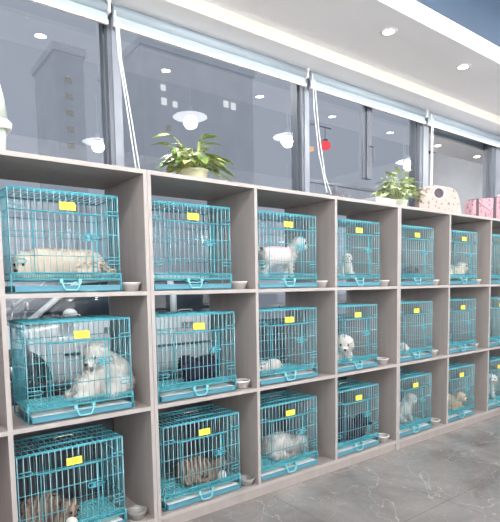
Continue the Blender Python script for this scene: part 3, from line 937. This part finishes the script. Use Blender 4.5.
# ------------------------------------------------------------------ plants on the shelves
def leaf(mb, base, tip, w, up, n=6):
    base = Vector(base); tip = Vector(tip)
    ax = tip - base; L = ax.length
    sd = ax.cross(Vector(up))
    if sd.length < 1e-4: sd = Vector((1, 0, 0))
    sd.normalize()
    nr = sd.cross(ax).normalized()
    vs = []; fs = []
    for i in range(n + 1):
        q = i / n
        ww = w * (math.sin(math.pi * min(1, q * .62 + .30)) if q > .04 else .45) * (1 - q ** 3)
        droop = nr * (-.22 * L * q * q)
        c = base + ax * q + droop
        vs += [c - sd * ww + nr * ww * .25, c - nr * .0, c + sd * ww + nr * ww * .25]
    for i in range(n):
        for j in (0, 1):
            a = i * 3 + j
            fs.append((a, a + 1, a + 4, a + 3))
    mb.add(vs, fs)
def plant(name, label, loc, pot_r, pot_h, spread, height, nleaf, mleaf, mpot, seed, extra=()):
    rnd = random.Random(seed)
    t = thing(name, label, 'potted plant', loc)
    a = MB(); a.lathe([(.0005, 0), (pot_r * .82, 0), (pot_r * .90, pot_h * .3), (pot_r, pot_h * .86), (pot_r * 1.05, pot_h * .88), (pot_r * 1.05, pot_h), (pot_r * .92, pot_h), (pot_r * .9, pot_h * .85)], n=28)
    p = a.build('pot', mpot, t, True)
    a = MB(); a.lathe([(.0005, pot_h * .86), (pot_r * .94, pot_h * .86)], n=24); a.build('soil', M['soil'], t)
    lm = MB(); sm = MB()
    def put(dirx, diry, ln, hz, size):
        b0 = Vector((dirx * pot_r * .3, diry * pot_r * .3, pot_h * .86))
        e = Vector((dirx * ln, diry * ln, hz))
        mid = (b0 + e) * .5 + Vector((0, 0, .04 + max(0, .25 * (hz - pot_h))))
        pts = [b0.lerp(mid, .5) * 1.0]
        curve = []
        for i in range(7):
            q = i / 6
            curve.append(b0 * (1 - q) ** 2 + mid * 2 * q * (1 - q) + e * q * q)
        sm.tube(curve, .0026, 5)
        d = (e - mid).normalized()
        d = (d + Vector((dirx, diry, -.1)) * .6 + Vector((rnd.uniform(-.3, .3), rnd.uniform(-.3, .3), rnd.uniform(-.2, .25)))).normalized()
        leaf(lm, e, e + d * size, size * .34, (rnd.uniform(-.3, .3), rnd.uniform(-.5, .1), 1))
    for i in range(nleaf):
        an = rnd.uniform(0, 2 * math.pi); q = rnd.random() ** .6
        ln = spread * (.25 + .75 * q)
        hz = pot_h + height * (1 - q ** 2 * .75) * rnd.uniform(.35, 1.0)
        put(math.cos(an), math.sin(an) * .75, ln, hz, rnd.uniform(.065, .110))
    for ex in extra: put(*ex)
    sm.build('stems', mleaf, t, True)
    lm.build('foliage', mleaf, t, True)
    return t
plant('potted_pothos', 'bushy green pothos in a cream pot on the shelves left of centre', (.415, .20, TOPZ), .082, .085, .165, .20, 85, M['leaf'], M['pot'], 5,
      extra=((-1, -.1, .19, .20, .12), (-.9, .1, .15, .27, .13), (.9, -.1, .19, .17, .12), (.5, -.1, .10, .27, .14), (.95, -.3, .17, .06, .12), (.9, -.2, .20, .10, .11)))
plant('potted_plant', 'pale leafy plant in a light green pot beside the cream speckled bag', (2.55, .30, TOPZ), .095, .105, .21, .25, 95, M['leaf_b'], M['pot_b'], 9,
      extra=((.8, 0, .24, .26, .12), (.6, -.1, .20, .30, .12), (-.8, 0, .2, .22, .12), (.9, -.1, .28, .18, .11), (.9, -.3, .26, .22, .11), (.7, -.3, .22, .14, .11), (-.9, -.1, .22, .14, .11)))

# ------------------------------------------------------------------ bags and other things on top
def rounded(poly, rad_list, n=5):
    out = []
    N = len(poly)
    for i in range(N):
        p = Vector(poly[i]); a = Vector(poly[i - 1]); c = Vector(poly[(i + 1) % N]); r = rad_list[i]
        if r <= 0: out.append(tuple(p)); continue
        p0 = p + (a - p).normalized() * r; p1 = p + (c - p).normalized() * r
        for k2 in range(n + 1):
            q = k2 / n; out.append(tuple(p0 * (1 - q) ** 2 + p * 2 * q * (1 - q) + p1 * q * q))
    return out
# cream speckled bag with a handle hole
t = thing('fabric_bag', 'cream speckled fabric bag with a round handle hole standing on the shelves', 'bag', (2.99, .17, TOPZ), D(-17))
def bag_shell(outer, hole, y0, y1, bulge):
    bm = bmesh.new()
    def ring(poly, y): return [bm.verts.new((x, y, z)) for x, z in poly]
    fr_o, fr_h, bk_o, bk_h = ring(outer, y0), ring(hole, y0), ring(outer, y1), ring(hole, y1)
    def loop_edges(vs): return [bm.edges.new((vs[i], vs[(i + 1) % len(vs)])) for i in range(len(vs))]
    for o_, h_ in ((fr_o, fr_h), (bk_o, bk_h)):
        bmesh.ops.triangle_fill(bm, use_beauty=True, edges=loop_edges(o_) + loop_edges(h_))
    for A, B in ((fr_o, bk_o), (fr_h, bk_h)):
        n = len(A)
        for i in range(n): bm.faces.new((A[i], A[(i + 1) % n], B[(i + 1) % n], B[i]))
    bmesh.ops.recalc_face_normals(bm, faces=bm.faces)
    return bm
outer = rounded([(-.245, 0), (.25, 0), (.215, .17), (.165, .245), (-.08, .262), (-.215, .225)], [.02, .02, .06, .07, .06, .05])
hole = [(-.02 + .056 * math.cos(2 * math.pi * i / 18), .190 + .044 * math.sin(2 * math.pi * i / 18)) for i in range(18)]
bm = bag_shell(outer, hole, -.032, .032, 0)
me = bpy.data.meshes.new('bag_body'); bm.to_mesh(me); bm.free(); me.materials.append(M['bag'])
o = bpy.data.objects.new('bag_body', me); COL.objects.link(o); o.parent = t
bv = o.modifiers.new('b', 'BEVEL'); bv.width = .012; bv.segments = 3; bv.limit_method = 'ANGLE'
a = MB(); a.tube([(x, -.035, z) for x, z in [(-.02 + .063 * math.cos(2 * math.pi * i / 20), .190 + .051 * math.sin(2 * math.pi * i / 20)) for i in range(20)]], .006, 6, closed=True)
a.build('handle_rim', M['white'], t, True)
a = MB(); a.prism([(-.02 + .064 * math.cos(2 * math.pi * i / 18), .190 + .052 * math.sin(2 * math.pi * i / 18)) for i in range(18)], -.022, -.016); a.build('dark_hole_disc', M['strap'], t)  # dark disc closes the handle hole
# pink bag
t = thing('fabric_carrier', 'pink floral fabric bag with dark straps at the right end of the shelves', 'bag', (3.67, .095, TOPZ), D(-2))
a = MB()
a.prism(rounded([(-.27, 0), (.27, 0), (.27, .205), (.20, .228), (-.20, .172), (-.26, .158)], [.015, .015, .025, .03, .04, .04]), -.042, .042)
a.build('bag_body', M['pink'], t, True, bevel=.014, segs=3)
for (x, h, w) in ((-.205, .172, .034), (.10, .214, .042)):
    a = MB(); a.box((x, -.049, .004), (x + w, -.042, h)); a.box((x, -.049, h - .004), (x + w, .049, h + .004)); a.box((x, .042, .004), (x + w, .049, h)); a.build('strap', M['strap'], t)
a = MB(); a.tube([(.16, -.045, .226), (.21, -.047, .246), (.25, -.046, .226), (.255, -.046, .02)], .012, 8); a.build('piping', M['pinktrim'], t, True)
# pale bin at the left
t = thing('swing_lid_bin', 'pale plastic bin with a pointed lid cut off by the left edge of the photo', 'bin', (-.775, .20, TOPZ))
a = MB()
def sq(mb, prof, mi=0):
    vs = []; fs = []
    for (w, z) in prof: 
        pl = rounded([(-w, -w * .8), (w, -w * .8), (w, w * .8), (-w, w * .8)], [w * .25] * 4, 4)
        vs += [(x, y, z) for x, y in pl]
    n = len(vs) // len(prof)
    for i in range(len(prof) - 1):
        for k2 in range(n):
            l = (k2 + 1) % n; fs.append((i * n + k2, i * n + l, (i + 1) * n + l, (i + 1) * n + k2))
    fs.append(tuple(range(n))); fs.append(tuple((len(prof) - 1) * n + k2 for k2 in range(n)))
    mb.add(vs, fs, mi)
sq(a, [(.112, 0), (.118, .02), (.124, .13)]); a.build('bin_body', M['bin'], t, True)
a = MB(); sq(a, [(.124, .125), (.145, .125), (.147, .150), (.136, .165)]); a.build('rim', M['white'], t, True)
a = MB(); sq(a, [(.132, .165), (.122, .26), (.108, .335), (.085, .36)]); a.build('lid', M['bin'], t, True)
# dark crumpled cloths and a pale box at the back of the shelf top
def heap(name, label, c, sx, sy, h, seed):
    a = MB(); n = 18; vs = []; fs = []
    for i in range(n + 1):
        for j in range(n + 1):
            u = -1 + 2 * i / n; v = -1 + 2 * j / n
            f = max(0, (1 - u ** 4) * (1 - v ** 4))
            z = h * f * (.45 + .75 * abs(noise.noise(Vector((u * 2.2 + seed, v * 2.2, seed * 1.3)))) * 1.6)
            vs.append((c[0] + u * sx, c[1] + v * sy, c[2] + .002 + z))
    for i in range(n):
        for j in range(n):
            p = i * (n + 1) + j; fs.append((p, p + n + 1, p + n + 2, p + 1))
    b0 = len(vs); vs += [(c[0] - sx, c[1] - sy, c[2]), (c[0] + sx, c[1] - sy, c[2]), (c[0] + sx, c[1] + sy, c[2]), (c[0] - sx, c[1] + sy, c[2])]
    fs.append((b0, b0 + 1, b0 + 2, b0 + 3))
    a.add(vs, fs); return tag(a.build(name, M['cloth'], smooth=True), label, 'cloth')
heap('crumpled_cloth', 'dark grey crumpled cloth at the foot of the middle blind chain', (1.83, .33, TOPZ), .13, .09, .13, 2.1)
heap('crumpled_cloth', 'dark grey flat crumpled cloth between the middle blind chain and the pale box', (2.08, .42, TOPZ), .16, .08, .11, 5.7)
t = thing('cardboard_box', 'low pale grey box just left of the pale leafy plant', 'box', (2.26, .26, TOPZ), 0)
a = MB(); a.box((-.13, -.07, 0), (.13, .07, .075)); a.build('box_body', M['box'], t, bevel=.004)
a = MB(); a.box((-.134, -.074, .062), (.134, .074, .088)); a.build('lid', M['box'], t, bevel=.003)

# ------------------------------------------------------------------ outside: car
t = thing('car', 'white car parked outside behind the big white dog', 'car', (.04, 3.55, -.02))
def ysec(mb, prof_fn, xs, mi=0):
    pass
# body shell lofted from stations along x : (x, half width, z bottom, z belt, z top)
def loft(stations, mats, name, parent, smooth=True):
    a = MB(); vs = []; fs = []; n = None
    for (x, pts) in stations:
        vs += [(x, y, z) for y, z in pts]; n = len(pts)
    for i in range(len(stations) - 1):
        for k2 in range(n):
            l = (k2 + 1) % n; fs.append((i * n + k2, i * n + l, (i + 1) * n + l, (i + 1) * n + k2))
    fs.append(tuple(range(n))); fs.append(tuple((len(stations) - 1) * n + k2 for k2 in range(n)))
    a.add(vs, fs); return a.build(name, mats, parent, smooth)
def low(w, zb, zt):
    y0 = .86 - w
    return [(y0 + .06, zb), (y0 + .01, zb + .10), (y0, (zb + zt) / 2), (y0 + .03, zt - .08), (y0 + .10, zt), (1.72 - y0 - .10, zt), (1.72 - y0 - .03, zt - .08), (1.72 - y0, (zb + zt) / 2), (1.72 - y0 - .01, zb + .10), (1.72 - y0 - .06, zb)]
body = loft([(-.88, low(.66, .30, .62)), (-.82, low(.76, .24, .74)), (-.55, low(.84, .22, .86)), (.0, low(.86, .22, .95)), (.5, low(.86, .22, 1.02)), (1.4, low(.87, .22, 1.04)), (2.6, low(.86, .22, 1.06)), (3.2, low(.84, .26, 1.06)), (3.45, low(.78, .32, 1.00)), (3.52, low(.70, .36, .90))], M['car'], 'car_body', t)
def cab(yin, z): return [(yin, 1.00), (yin + .13, z - .05), (yin + .24, z), (1.72 - yin - .24, z), (1.72 - yin - .13, z - .05), (1.72 - yin, 1.00)]
loft([(.18, cab(.05, 1.03)), (.45, cab(.05, 1.22)), (.78, cab(.05, 1.50)), (1.6, cab(.05, 1.58)), (2.7, cab(.05, 1.55)), (3.2, cab(.06, 1.30)), (3.35, cab(.08, 1.05))], M['carglass'], 'cabin_glass', t)
a = MB()
def pil(pts, r): a.tube(pts, r, 8)
for yy, s in ((.045, 1), (1.675, -1)):
    pil([(.20, yy, 1.03), (.55, yy + .08 * s, 1.29), (.84, yy + .125 * s, 1.485)], .038)
    pil([(.84, yy + .125 * s, 1.485), (1.6, yy + .145 * s, 1.535), (2.7, yy + .14 * s, 1.51), (3.2, yy + .10 * s, 1.27)], .036)
    pil([(2.06, yy, 1.03), (2.10, yy + .08 * s, 1.28), (2.08, yy + .135 * s, 1.51)], .05)
    pil([(2.72, yy, 1.04), (2.86, yy + .07 * s, 1.26), (2.80, yy + .13 * s, 1.48)], .055)
a.build('roof_pillars', M['car'], t, True)
a = MB(); a.box((.95, .26, 1.555), (2.70, 1.46, 1.600)); a.build('roof_panel', M['car'], t, bevel=.02, segs=3)
def wheel(x, y, side):
    a = MB(); prof = [(.20, -.10), (.31, -.10), (.335, -.07), (.335, .07), (.31, .10), (.20, .10)]
    vs = []; fs = []; n = 28
    for r, d in prof:
        for k2 in range(n):
            an = 2 * math.pi * k2 / n; vs.append((x + r * math.cos(an), y + d, .335 + r * math.sin(an)))
    for i in range(len(prof) - 1):
        for k2 in range(n):
            l = (k2 + 1) % n; fs.append((i * n + k2, i * n + l, (i + 1) * n + l, (i + 1) * n + k2))
    a.add(vs, fs); w = a.build('wheel', M['rubber'], t, True)
    a = MB()
    for k2 in range(7):
        an = 2 * math.pi * k2 / 7
        a.tube([(x, y - .07 * side, .335), (x + .205 * math.cos(an), y - .085 * side, .335 + .205 * math.sin(an))], .024, 6)
    a.tube([(x + .205 * math.cos(2 * math.pi * k2 / 24), y - .085 * side, .335 + .205 * math.sin(2 * math.pi * k2 / 24)) for k2 in range(24)], .018, 6, closed=True)
    a.build('rim', M['alloy'], w, True)
for x in (0, 2.98):
    wheel(x, .06, 1); wheel(x, 1.66, -1)
for x in (0, 2.98):
    a = MB(); pts = [(x + .40 * math.cos(math.pi * q / 14), -.004, .335 + .40 * math.sin(math.pi * q / 14)) for q in range(15)]
    a.add([p for p in pts], [tuple(range(15))]); 
    vs = [(p[0], -.012, p[2]) for p in pts] + [(p[0], .05, p[2]) for p in pts]
    a2 = MB(); a2.add(vs, [tuple(range(15)), tuple(range(29, 14, -1))] + [(i, i + 1, i + 16, i + 15) for i in range(14)])
    a2.build('wheel_arch', M['trim'], t)
a = MB(); a.ball((.62, -.08, 1.10), .085, 12, 0, 1.0, .9, .72); a.tube([(.66, -.02, 1.06), (.70, .05, 1.03)], .02, 8); a.build('wing_mirror', M['car'], t, True)
a = MB(); a.box((.55, -.012, .60), (3.2, .01, .625)); a.build('side_moulding', M['trim'], t)
a = MB(); 
for x in (1.05, 2.15): a.box((x, -.026, .88), (x + .2, -.004, .915))
a.build('door_handle', M['alloy'], t, bevel=.006)
a = MB(); a.ball((-.66, .10, .72), .11, 10, 0, 1.3, .7, .7); a.build('headlamp', M['alloy'], t, True)

# dark scooter by the car
t = thing('motor_scooter', 'dark scooter parked outside left of the white car', 'scooter', (-.50, 2.55, -.02))
for x in (-.55, .55):
    a = MB(); a.tube([(x + .20 * math.cos(2 * math.pi * q / 24), 0, .245 + .20 * math.sin(2 * math.pi * q / 24)) for q in range(24)], .045, 8, closed=True); a.build('wheel', M['rubber'], t, True)
a = MB(); a.tube([(-.55, 0, .26), (-.35, 0, .50), (-.05, 0, .30), (.25, 0, .32), (.45, 0, .62)], [.06, .10, .09, .10, .05], 10); a.build('scooter_body', M['trim'], t, True)
a = MB(); a.ball((-.30, 0, .72), .12, 10, 0, 2.2, 1.0, .6); a.build('seat', M['rubber'], t, True)
a = MB(); a.tube([(.55, 0, .26), (.42, 0, .95), (.38, 0, 1.02)], .03, 8); a.tube([(.34, -.30, 1.06), (.40, -.10, 1.03), (.40, .10, 1.03), (.34, .30, 1.06)], .016, 8); a.build('handlebar', M['alloy'], t, True)
for s in (-1, 1):
    a = MB(); a.tube([(.36, s * .2, 1.04), (.40, s * .26, 1.20)], .008, 6); a.ball((.40, s * .27, 1.24), .055, 10, 0, .4, 1.1, .8); a.build('mirror', M['alloy'], t, True)

# ------------------------------------------------------------------ outside: buildings at night
def building(x0, x1, y0, y1, h, label, lit, dim):
    t = thing('apartment_building', label, 'building', (x0, y0, -.02))
    a = MB(); a.box((0, 0, 0), (x1 - x0, y1 - y0, h)); 
    a.box((-.2, -.2, h), (x1 - x0 + .2, y1 - y0 + .2, h + .6)); a.build('walls', M['tower'], t)
    for (x, z, w, hh) in lit:
        a = MB(); a.box((x - x0 - w / 2, -.08, z - hh / 2), (x - x0 + w / 2, .02, z + hh / 2)); a.build('lit_window', M['litwin'], t)
    for (x, z, w, hh) in dim:
        a = MB(); a.box((x - x0 - w / 2, -.08, z - hh / 2), (x - x0 + w / 2, .02, z + hh / 2)); a.build('dim_window', M['dimwin'], t)
building(19.5, 32, 40, 50, 23.0, 'dark apartment block with a few lit windows, above the left plant',
         [(21.55, 19.7, .45, .5), (21.6, 18.5, .5, .6), (22.75, 18.45, .45, .5), (28.55, 19.65, .55, .6), (29.45, 19.6, .55, .65)], [(22.0, 16.2, .5, .5), (26.3, 13.6, .5, .5)])
building(11.9, 14.2, 40, 46, 20.5, 'slim dark tower with a column of faint windows at the far left', [], [(12.9, 8 + 1.3 * i, .55, .45) for i in range(9)])
# lantern and sign glow outside
t = thing('red_lantern', 'red glowing lantern outside behind the middle blind chain', 'lantern', (4.50, 3.05, 3.50))
a = MB(); a.ball((0, 0, 0), .075, 12, 0, 1.4, 1, .95); a.build('lantern_shade', M['red'], t, True)
a = MB(); a.tube([(0, 0, .07), (0, 0, .262)], .004, 6); a.lathe([(.0005, .07), (.04, .07), (.04, .085), (.0005, .085)], n=12); a.build('hanger', M['trim'], t)
t = thing('post_lamp', 'small orange lamp on a pale post outside left of the red lantern', 'lamp', (4.13, 3.05, -.02))
a = MB(); a.tube([(0, 0, 0), (0, 0, 3.79)], .012, 8); a.tube([(0, 0, 3.79), (.50, 0, 3.79)], .008, 8); a.build('post', M['alu_pale'], t, True)
a = MB(); a.box((-.07, -.06, 3.38), (.07, .06, 3.44)); a.build('lamp_head', M['orange'], t, bevel=.01)
